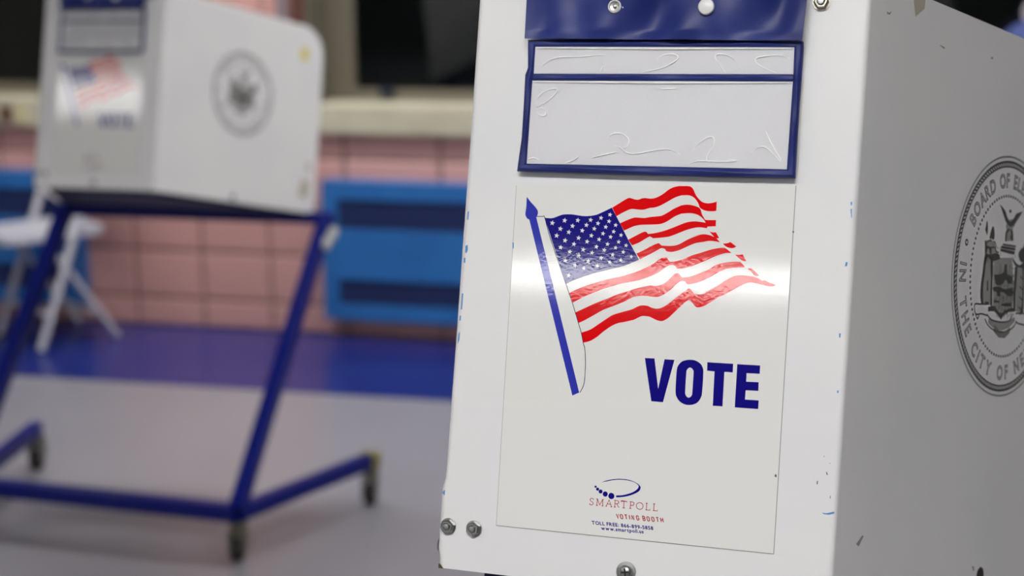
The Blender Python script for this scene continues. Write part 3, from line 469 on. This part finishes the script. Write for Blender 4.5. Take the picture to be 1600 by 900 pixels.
# ------------------------------------------------------------------ voting booths
WF, H, LW = .3116, .4833, .5532
def seal(fr, parent, detail):
    s = DATA['seal']; cx_, cy_, R = s[0]*MM, s[1]*MM, s[2]*MM; z = .0003
    C = Fr(fr(cx_, cy_, 0), fr.x, fr.y, fr.z)
    P = lambda r, a: (r*R*cos(a), r*R*sin(a))
    n = 96 if detail else 48
    circ = lambda r: [P(r, 2*pi*k/n) for k in range(n)]
    root = obj('board_seal', MB().poly(C, circ(.993), z, [circ(.975)]).poly(C, circ(.948), z, [circ(.936)]), M['seal'], parent, label='round grey seal printed on the side panel')
    obj('seal_rim', MB().poly(C, circ(1.035), z, [circ(1.022)]), M['hatch'], root)
    b = MB(); k_ = 150 if detail else 60
    for k in range(k_):
        a = 2*pi*k/k_; d = 2*pi/k_
        b.poly(C, [P(.948, a), P(.948, a+d*.5), P(.976, a+d*1.1), P(.976, a+d*.6)], z)
    obj('rope_ring', b, M['seal'], root, kind='stuff')
    b = MB(); k_ = 92
    for k in range(k_):
        a = 2*pi*k/k_; c = P(.69, a); b.poly(C, [(c[0]+.0135*R*cos(q*pi/4), c[1]+.0135*R*sin(q*pi/4)) for q in range(8)], z)
    obj('dotted_ring', b, M['seal'], root, kind='stuff')
    for off, zz, mname, nm in ((.030, z, 'seal', 'seal_lettering'), (-.022, z+.0001, 'sealbg', 'letter_centres')):
        b = MB()
        for text, a0, a1, up in (('BOARD OF ELECTIONS', 151, 29, 1), ('IN THE CITY OF NEW YORK', 176, 364, -1)):
            L0, tot = layout(text, .0, .20, .50)
            L, _ = layout(text, off, .20, .50); size = .123*R/.73
            for (x, v_, f, wd), (x0, _, _, wd0) in zip(L, L0):
                xc = (x0+wd0/2)/tot; a = radians(a0+(a1-a0)*xc); rb = .765 if up == 1 else .888
                rd = V3((cos(a), sin(a), 0)); tx = V3((sin(a), -cos(a), 0))*up; ry = rd*up; bb = len(b.v); c0 = rd*rb*R
                for p in v_:
                    q = c0 + tx*((p[0]-wd/2)*size*.86) + ry*(p[1]*size); b.v.append(C(q.x, q.y, zz))
                b.f += [tuple(bb+i for i in t) for t in f]
        for a in (164, 16):
            c = P(.828, radians(a)); k1 = .030 if off > 0 else .014
            b.poly(C, [(c[0]+k1*R*cos(q*pi/6), c[1]+k1*R*sin(q*pi/6)) for q in range(12)], zz)
        obj(nm, b, M[mname], root)
    b = MB()
    for q in DATA['emb']: b.poly(C, sc(smoothpoly(q, 2)), z)
    for q in DATA['emb_lines']: ribbon(b, C, sc(smoothline(q, 4)), .0013, z)
    for k in range(16):   # feathering strokes on the figures and shield
        x = -16+k*2.2; ribbon(b, C, sc([(x, -30+8*sin(k*2.1)), (x+1.5*sin(k), 2+9*sin(k*1.3))]), .0006, z)
    for k in range(6):
        ribbon(b, C, sc([(30, 20-k*9), (38, 17-k*9)]), .0014, z)
    g_ = MB()
    for q in DATA['emb_fill']: g_.poly(C, sc(smoothpoly(q, 2)), z-.00005)
    obj('emblem_tint', g_, M['tint'], root)
    rr_ = random.Random(3)
    for k in range(150):       # short engraving strokes
        x, y = rr_.uniform(-19, 19), rr_.uniform(-36, 26)
        if abs(x) > 13 or rr_.random() < .6 and y < 14: L_ = rr_.uniform(1.2, 4.5); a = rr_.choice((1.4, 1.7, .4, 2.6)); ribbon(b, C, sc([(x, y), (x+L_*cos(a), y+L_*sin(a))]), rr_.uniform(.0004, .0008), z)
    obj('seal_emblem', b, M['seal'], root)
    obj('motto_shading', MB().poly(C, sc([(-17, -43), (-6, -48), (6, -48), (15, -44), (15, -49), (5, -54), (-7, -54), (-18, -49)]), z), M['hatch'], root)

def caster(p, yaw, parent, cap=None):
    d = V3((cos(yaw), sin(yaw), 0)); s_ = V3((-sin(yaw), cos(yaw), 0)); F_ = Fr(p, d, s_, (0, 0, 1))
    c = MB().lathe(F_, (0, 0), [(.0, .094), (.022, .094), (.022, .084), (.012, .082), (.012, .074), (.024, .072), (.024, .066), (0, .066)], 16)
    for q in (-1, 1):
        c.prism(Fr(F_(0, q*.0185-.0015), d, (0, 0, 1), s_), [(-.026, .070), (.020, .070), (-.004, .018), (-.022, .018)], 0, .003)
    root = obj('caster', c, M['fork'], parent, True)
    wf = Fr(F_(-.012, -.014, .029), d, (0, 0, 1), s_)
    obj('wheel', MB().lathe(wf, (0, 0), [(.010, .0), (.024, 0), (.029, .005), (.029, .023), (.024, .028), (.010, .028)], 24), M['tyre'], root, True)
    obj('axle', MB().lathe(wf, (0, 0), [(.0, -.007), (.005, -.007), (.005, .035), (0, .035)], 10), M['steel'], root, True)
    if cap: obj('yellow_cap', MB().box(F_, -.02, .02, -.024, .024, .094, .135), M['brass'], root)

def nut(fr, c, parent, mt='steel', rot=.3, k=1.0):
    F_ = Fr(fr(c[0]*MM, c[1]*MM, 0), fr.x, fr.y, fr.z); hexa = lambda r: [(r*k*cos(rot+q*pi/3), r*k*sin(rot+q*pi/3)) for q in range(6)]
    b = MB(); b.lathe(F_, (0, 0), [(0, .0002), (.0066*k, .0002), (.0066*k, .0012*k), (0, .0012*k)], 24)
    b.prism(F_, hexa(.0058), .0012*k, .0046*k); 
    rows = [[F_(*p, .0046*k) for p in hexa(.0058)+hexa(.0058)[:1]], [F_(*p, .0056*k) for p in hexa(.0047)+hexa(.0047)[:1]], [F_(*p, .0056*k) for p in hexa(.0034)+hexa(.0034)[:1]], [F_(*p, .0046*k) for p in hexa(.0029)+hexa(.0029)[:1]]]
    b.quadgrid(rows)
    o = obj('nut', b, M[mt], parent)
    obj('bolt_end', MB().lathe(F_, (0, 0), [(.0028*k, .001), (.0028*k, .0066*k), (.0022*k, .0072*k), (0, .0074*k)], 16), M['steel'], o, True)

def booth(tag, label, O, Wv, Vv, Dv, psiR, psiL, base, tops, detail):
    O, Wv, Vv, Dv = V3(O), V3(Wv), V3(Vv), V3(Dv); nf = Wv.cross(Vv).normalized()
    hF = V3((Dv.x, Dv.y, 0)).normalized()
    loc = (O - Wv*WF/2 + hF*.2); loc.z = 0
    t = thing('voting_booth', label, 'voting booth', loc, 'voting booths')
    A = Fr(O - Wv*WF, Wv, Vv, nf)                # front panel plane: x right, y up, z out
    S = Wv*sin(psiR) + Dv*cos(psiR); SL = -Wv*sin(psiL) + Dv*cos(psiL)
    B = Fr(O, S, Vv, S.cross(Vv).normalized())   # right side panel, z outwards
    Bl = Fr(A.O, SL, Vv, Vv.cross(SL).normalized())
    # --- folded front panel with rounded vertical bends
    TR, TL = pi/2-psiR, pi/2-psiL; r = .005; tr, tl = r*tan(TR/2), r*tan(TL/2); th = .0035
    def dent(v):
        mm = v/MM
        if detail: return -.0022*max(0, min(1, (mm-4)/12))*max(0, min(1, (74-mm)/9))
        return 0
    sec = []
    for k in range(9): ph = TL*(1-k/8); sec.append((tl - r*sin(ph), -r+r*cos(ph), -sin(ph), cos(ph)))
    for k in range(1, 20): sec.append((tl + (WF-tl-tr)*k/20, 0, 0, 1))
    for k in range(9): ph = TR*k/8; sec.append((WF-tr+r*sin(ph), -r+r*cos(ph), sin(ph), cos(ph)))
    NV = 60; outer, inner = [], []
    for j in range(NV+1):
        v = H*j/NV; ro, ri = [], []
        for (x, z, nx, nz) in sec:
            e = max(0, 1-x/.03); wv = .0009*sin(v*17+x*6)*e if detail else 0
            dx = dent(v)*max(0, 1-x/.025); 
            ro.append(A(x+dx, v, z+wv)); ri.append(A(x+dx-nx*th, v, z+wv-nz*th))
        outer.append(ro); inner.append(ri)
    b = MB(); b.quadgrid(outer); b.quadgrid([q[::-1] for q in inner])
    b.quadgrid([outer[0], inner[0]]); b.quadgrid([outer[-1], inner[-1]])
    fp = obj('front_panel', b, M['panel'], t, True)
    # --- side panels
    for F_, nm, tt in ((B, 'right', tr), (Bl, 'left', tl)):
        Rr = .075; L = LW; P = [(tt, 0), (L-.004, 0), (L, .004)]
        P += [(L-Rr+Rr*cos(a), H-Rr+Rr*sin(a)) for a in (pi/2*k/10 for k in range(11))] + [(tt, H)]
        sp = obj('side_panel', MB().prism(F_, P, -th, 0), M['panel'], t)
        if nm == 'right': spr = sp
    seal(B, spr, detail)
    # --- tray under the panels
    Tz = Fr(O, Wv, Dv, Vv); D_ = LW*cos(psiR)
    b = MB().prism(Tz, [(-WF+.034, .014), (-.012, .014), (LW*sin(psiR)-.012, D_-.012), (-WF-LW*sin(psiL)+.022, LW*cos(psiL)-.012)], -.007, .005)
    obj('tray', b, M['traymat'], t)
    # --- tubular frame on casters
    RFp, LFp, RRp, LRp = (V3(q) for q in base); RT, LT = (V3(q) for q in tops); zt = .115
    up = lambda p, z=zt: V3((p.x, p.y, z))
    sq = dict(square=True, up=(0, 0, 1))
    obj('front_bar', MB().tube([up(LFp)-(up(RFp)-up(LFp)).normalized()*.02, up(RFp)], .020, rz=.021, **sq), M['frame'], t)
    obj('side_bar', MB().tube([up(RFp), up(RRp)], .018, rz=.020, **sq), M['frame'], t)
    obj('side_bar', MB().tube([up(LFp), up(LRp)], .018, rz=.020, **sq), M['frame'], t)
    obj('leg', MB().tube([up(RFp, zt+.01), RT], .019, square=True, up=Wv), M['frame'], t)
    obj('leg', MB().tube([up(LFp, zt+.01), LT], .019, square=True, up=Wv), M['frame'], t)
    ex = (RT-LT).normalized()*.02
    obj('cross_bar', MB().tube([LT-ex, RT+ex], .016, rz=.016, **sq), M['frame'], t)
    # brackets that carry the tray on the cross bar
    mid = (LT+RT)/2
    tz = lambda p: O + (p-O) - Vv*((p-O).dot(Vv)) - Vv*.007
    for k in (.3, .7):
        p = LT.lerp(RT, k); obj('bracket', MB().tube([p, tz(p)], .010, square=True, up=Wv), M['frame'], t)
    for p, cap in ((RFp, 0), (LFp, 0), (RRp, tag == 'far'), (LRp, 0)):
        a = (RRp-RFp); caster(V3((p.x, p.y, 0)), math.atan2(a.y, a.x)+.5, t, cap)
    if tag == 'far':
        d = (RT-up(RFp)).normalized()
        for k, o_ in ((-.075, .026), (-.045, .034)):
            q = RT + d*k + Wv*o_ - hF*.012
            obj('clamp', MB().tube([q-d*.018, q-d*.012, q+d*.012, q+d*.018], [.007, .013, .013, .007], 12), M['clamp'], t, True, label='pale grey clamp on the leg')
    # --- the printed sheet
    st = sc(DATA['sticker']); bs = [(p[0], p[1]) for p in st]
    sheet = obj('vote_sheet', MB().poly(A, bs, .00025), M['sheet'], t, label='glossy printed sheet on the front panel')
    b = MB(); ribbon(b, A, sc([DATA['sticker'][k] for k in (0, 1)]), .0006, .0003); ribbon(b, A, sc([DATA['sticker'][k] for k in (1, 2)]), .0006, .0003)
    ribbon(b, A, sc([DATA['sticker'][k] for k in (3, 0)]), .0003, .0003); obj('sheet_edge', b, M['edge'], sheet)
    z1, z2 = .00035, .00045
    for k, q in enumerate(DATA['stripes']): obj('red_stripe', MB().poly(A, sc(smoothpoly(q, 3, 50)), z1), M['red'], sheet)
    obj('blue_canton', MB().poly(A, sc(smoothpoly(DATA['canton'], 2, 40)), z1), M['blue'], sheet)
    obj('pole_finial', MB().poly(A, sc(smoothpoly(DATA['finial'], 3, 60)), z2), M['pole'], sheet)
    obj('flag_pole', MB().poly(A, sc(DATA['pole']), z1), M['pole'], sheet)
    b = MB(); ribbon(b, A, sc(smoothline(DATA['edge'], 4)), .00055, z2)
    cl = DATA['canton']; ribbon(b, A, sc(smoothline(cl[-9:], 3)), .00035, z2); obj('flag_outline', b, M['line'], sheet)
    ux = [p[0] for p in DATA['stars']]; b = MB(); x0_, x1_ = min(ux), max(ux)
    for sx, sy in DATA['stars']:
        R = (2.25 - .45*(sx-x0_)/(x1_-x0_)); P = []
        for q in range(10):
            a = pi/2 - .12 + q*pi/5; rr = R if q % 2 == 0 else R*.44; P.append((sx+rr*cos(a), sy+rr*sin(a)))
        b.poly(A, sc(P), z2)
    obj('white_stars', b, M['star'], sheet, kind='stuff')
    b = MB(); b.poly(A, sc(DATA['V']), z1); b.poly(A, sc(smoothpoly(DATA['O'], 3, 80)), z1, [sc(smoothpoly(DATA['Oi'], 3, 80))]); b.poly(A, sc(DATA['T']), z1); b.poly(A, sc(DATA['E']), z1)
    obj('vote_lettering', b, M['blue'], sheet)
    b = MB(); b.poly(A, sc(smoothpoly(DATA['swoosh'], 3, 60)), z1)
    for x, y, rr in DATA['dots']: b.poly(A, sc([(x+rr*cos(q*pi/10), y+rr*sin(q*pi/10)) for q in range(20)]), z1)
    obj('swoosh_logo', b, M['blue'], sheet)
    b = MB(); wS = {'*': .085, 'M': .112, 'A': .100, 'O': .103, 'S': .062, 'T': .088, 'R': .080, 'P': .070, 'L': .068}
    strokes(b, A, 'SMARTPOLL', sc(DATA['t_smart']), z1, SERIF, wS, .00052, [.0, .097, .238, .362, .464, .590, .688, .826, .934]); obj('maker_lettering', b, M['redtext'], sheet)
    b = MB(); wB = {'*': .052, 'I': .02, 'V': .056}
    xb = [0, .083, .180, .270, .325, .428, 0, .562, .652, .752, .850, .942]
    strokes(b, A, 'VOTING BOOTH', sc(DATA['t_voting']), z1, BOLD, wB, .00068, xb); obj('subtitle_lettering', b, M['red'] if 0 else M['redtext'], sheet)
    b = MB(); text_in_quad(b, A, 'TOLL FREE: 866-899-5858', sc(DATA['t_toll']), z1, .032, .10, .30); text_in_quad(b, A, 'www.smartpoll.us', sc(DATA['t_www']), z1, .032, .10, .3, .73)
    obj('contact_lettering', b, M['blue'], sheet)
    AP = Fr(A(0, 0, .003), Wv, Vv, nf)
    # --- document pocket hung on the front
    pk = obj('document_pocket', MB().prism(AP, sc(DATA['pk_out']), .0015, .0050), M['vinyl'], t, label='blue vinyl document pocket with two clear windows')
    W1, W2, PO = DATA['pk_w1'], DATA['pk_w2'], DATA['pk_out']
    for q in (W1, W2): obj('card_insert', MB().prism(AP, sc(q), .0050, .0056), M['card'], pk)
    for q in (W1, W2): obj('clear_window', MB().poly(AP, sc(q), .0066), M['film'], pk)
    def pad(Pa, Pb, h, z0=.0048, n=40):
        a, c = resample(Pa, n), resample(Pb, n); rows = []
        for k in range(9):
            u = k/8; rows.append([AP(*(x.lerp(y, u)*MM)[:2], z0 + h*max(0, sin(pi*u))**.55 + .0004*sin(i*.35+k)*sin(pi*u)) for i, (x, y) in enumerate(zip(a, c))])
        return MB().quadgrid(rows)
    left_o, bot_o, right_o = PO[0:6], PO[5:9], PO[8:13]
    top_o = [PO[0], PO[12]]
    for Pa, Pb in ((left_o, [W1[0], W1[3], W2[0], W2[3]]), (bot_o, [W2[3], W2[2]]), (right_o[::-1], [W1[1], W1[2], W2[1], W2[2]]), ([W1[3], W1[2]], [W2[0], W2[1]]), (top_o, [W1[0], W1[1]])):
        obj('welded_border', pad(Pa, Pb, .0026), M['vinyl'], pk, True)
    b = MB()  # film highlights painted as white ribbons and window-top lines
    for q in DATA['crease_glints']:
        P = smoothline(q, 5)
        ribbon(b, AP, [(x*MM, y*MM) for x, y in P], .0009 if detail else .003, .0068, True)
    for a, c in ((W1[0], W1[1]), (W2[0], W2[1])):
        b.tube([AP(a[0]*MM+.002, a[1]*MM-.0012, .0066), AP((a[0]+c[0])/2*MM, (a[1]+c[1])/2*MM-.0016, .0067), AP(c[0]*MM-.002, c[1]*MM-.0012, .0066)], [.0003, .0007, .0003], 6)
    obj('film_glints', b, M['crease'], pk, True, kind='stuff')
    # flap: soft vinyl with diagonal ripples, folded over the panel's top edge
    fl = DATA['flap']; rows = []; NU, NW = 60, 30
    tl_, tr_ = (fl[1][0]-1.0, H/MM), (fl[2][0]+2.5, H/MM)
    for j in range(NW+1):
        v_ = j/NW; a = V3((*fl[1], 0)).lerp(V3((*tl_, 0)), v_); c = V3((*fl[2], 0)).lerp(V3((*tr_, 0)), v_); row = []
        for i in range(NU+1):
            p = a.lerp(c, i/NU); x, y = p.x, p.y
            f_ = sin(.075*x - .055*y*1.3) + .5*sin(.13*x-.05*y+1.3) + .35*sin(.19*x+.03*y)
            edge = min(1, i/5, (NU-i)/5)*min(1, .35+j/6)
            row.append(AP(x*MM, y*MM, .0118 + .0034*f_*edge))
        rows.append(row)
    back = [[p - nf*.0009 for p in R] for R in rows]
    b = MB(); b.quadgrid(rows); b.quadgrid([q[::-1] for q in back]); b.quadgrid([rows[0], back[0]]); b.quadgrid([[q[0] for q in rows], [q[0] for q in back]]); b.quadgrid([[q[-1] for q in rows], [q[-1] for q in back]])
    top = rows[-1]; over = [[p for p in top]] + [[p - nf*(.0155*sin(a/2)) + Vv*(.003*sin(a)) for p in top] for a in (pi*k/6 for k in range(1, 7))] + [[p - nf*.0158 - Vv*.05 for p in top]]
    b.quadgrid(over); flp = obj('flap', b, M['vinyl'], pk, True, label='blue vinyl flap hanging over the pocket top')
    for k, c in enumerate(DATA['snaps']):
        F_ = Fr(AP(c[0]*MM, c[1]*MM, .0142), Wv, Vv, nf)
        if k == 0:
            b = MB().lathe(F_, (0, 0), [(.0042, -.0006), (.0052, 0), (.0054, .0014), (.0048, .0024), (.0040, .0020), (.0038, .0004), (.0, .0004)], 28)
            b.box(F_, .0052, .0066, -.0006, .0004, .0004, .0014); b.box(F_, .0064, .0074, -.0012, .0010, .0004, .0016)
            sn = obj('snap_ring', b, M['snap'], pk, True, label='open white snap ring with a steel post')
            obj('snap_cup', MB().lathe(F_, (0, 0), [(.0038, .0006), (.0036, .0012), (.0022, .0009), (.0016, .0008), (.0013, .0022), (0, .0027)], 24), M['steel'], pk, True)
        else:
            obj('snap_button', MB().lathe(F_, (0, 0), [(.0050, -.0004), (.0064, .0004), (.0065, .0016), (.0058, .0028), (.0035, .0036), (0, .0038)], 32), M['snap'], pk, True, label='white domed snap button')
    # --- hardware
    for k, c in enumerate(DATA['nuts']): nut(A, c, t, 'oldsteel' if k == 2 else 'steel', (.25, .5, .1)[k])
    c = DATA['screw']; F_ = Fr(A(c[0]*MM, c[1]*MM, 0), Wv, Vv, nf)
    o = obj('screw', MB().lathe(F_, (0, 0), [(.0078, .0001), (.0078, .0012), (.0054, .0014), (.0054, .0022), (.0048, .0036), (.0030, .0046), (0, .0049)], 32), M['steel'], t, True)
    cb = MB()
    for a in (.15, .15+pi/2):
        G_ = Fr(F_(0, 0, 0), F_.x*cos(a)+F_.y*sin(a), F_.y*cos(a)-F_.x*sin(a), nf); cb.box(G_, -.0030, .0030, -.0007, .0007, .003, .0051)
    obj('cross_recess', cb, M['darksteel'], o)
    F_ = Fr(Bl(.010, .017, 0), SL, Vv, Bl.z)
    obj('round_bolt_head', MB().lathe(F_, (0, 0), [(.0068, .0), (.0066, .0016), (.0045, .0036), (0, .0044)], 24), M['steel'], t, True)
    hc_ = DATA['hole']; F_ = B
    obj('bolt_hole', MB().lathe(Fr(B(hc_[0]*MM, hc_[1]*MM, 0), B.x, B.y, B.z), (0, 0), [(.0072, .0002), (.005, .0010), (0, .0008)], 20), M['darksteel'], spr)
    # --- wear
    if detail:
        b = MB()
        for q in DATA['marks_blue']: b.poly(A, sc(q), .0004)
        obj('blue_marker_smudges', b, M['inkmark'], fp, kind='stuff')
        b = MB()
        for q in DATA['marks_dark']: b.poly(A, sc(q), .0004)
        obj('dark_scuffs', b, M['dirt'], fp, kind='stuff')
        obj('worn_corner', MB().poly(A, [(-.0006, -.0002), (.0036, -.0004), (.0026, .0012), (.0008, .0030), (-.0008, .0034)], .0006), M['chip'], fp)
        b = MB()
        for q in DATA['marks_wing']: b.poly(B, sc(q), .0003)
        obj('dark_scuffs', b, M['faint'], spr, kind='stuff')
        obj('tape_remnant', MB().poly(B, sc(DATA['tape']), .0003), M['tape'], spr, label='triangle of yellowed tape')
    else:
        obj('yellow_sticker', MB().poly(B, [(.468, .395), (.493, .392), (.496, .418), (.486, .428), (.470, .420)], .0004), M['yellow'], spr, label='small yellow sticker near the rounded corner')
        obj('tape_scraps', MB().poly(B, [(.49, .04), (.52, .035), (.53, .08), (.50, .085)], .0004).poly(B, [(.515, .11), (.53, .11), (.53, .13), (.515, .132)], .0004), M['tape'], spr)
    return t

# the far booth: measured positions on the hall floor
BASE = ((-.655, 3.712, 0), (-1.372, 3.930, 0), (-.372, 4.100, 0), (-1.325, 4.400, 0))
TOPS = ((-.485, 4.260, .728), (-1.185, 4.330, .745))
booth('far', 'blurred voting booth at left whose side panel has a yellow sticker', (-.84104, 3.83974, .86885), (.97059, -.24076, 0), (.0618, .24914, .96649), (.23269, .93806, -.25669), .3885, .3885, BASE, TOPS, False)
# the near booth stands on the same kind of frame
o0, x0_, f0_ = V3((-.84104, 3.83974, 0)), V3((.97059, -.24076, 0)), V3((.24076, .97059, 0))
o1, x1_, f1_ = V3((.23618, 1.15552, 0)), V3((.95065, -.31026, 0)), V3((.31026, .95065, 0))
def carry(p, dz=0): d = V3(p)-o0; d.z = 0; q = o1 + x1_*d.dot(x0_) + f1_*d.dot(f0_); q.z = p[2]+dz; return q
NB, NT = [carry(p) for p in BASE], [carry(p, .1) for p in TOPS]
near = lambda x, y, z: V3((o1.x, o1.y, z)) + x1_*x + f1_*y
NB[1] = near(-.385, -.03, 0); NB[3] = near(-.43, .50, 0); NT[1] = near(-.375, .42, .845)
booth('near', 'large sharp voting booth in front at right with flag and vote lettering', (.23618, 1.15552, .96927), (.95065, -.31026, 0), (.07689, .2356, .9688), (.30058, .921, -.24783), .4053, .21, NB, NT, True)
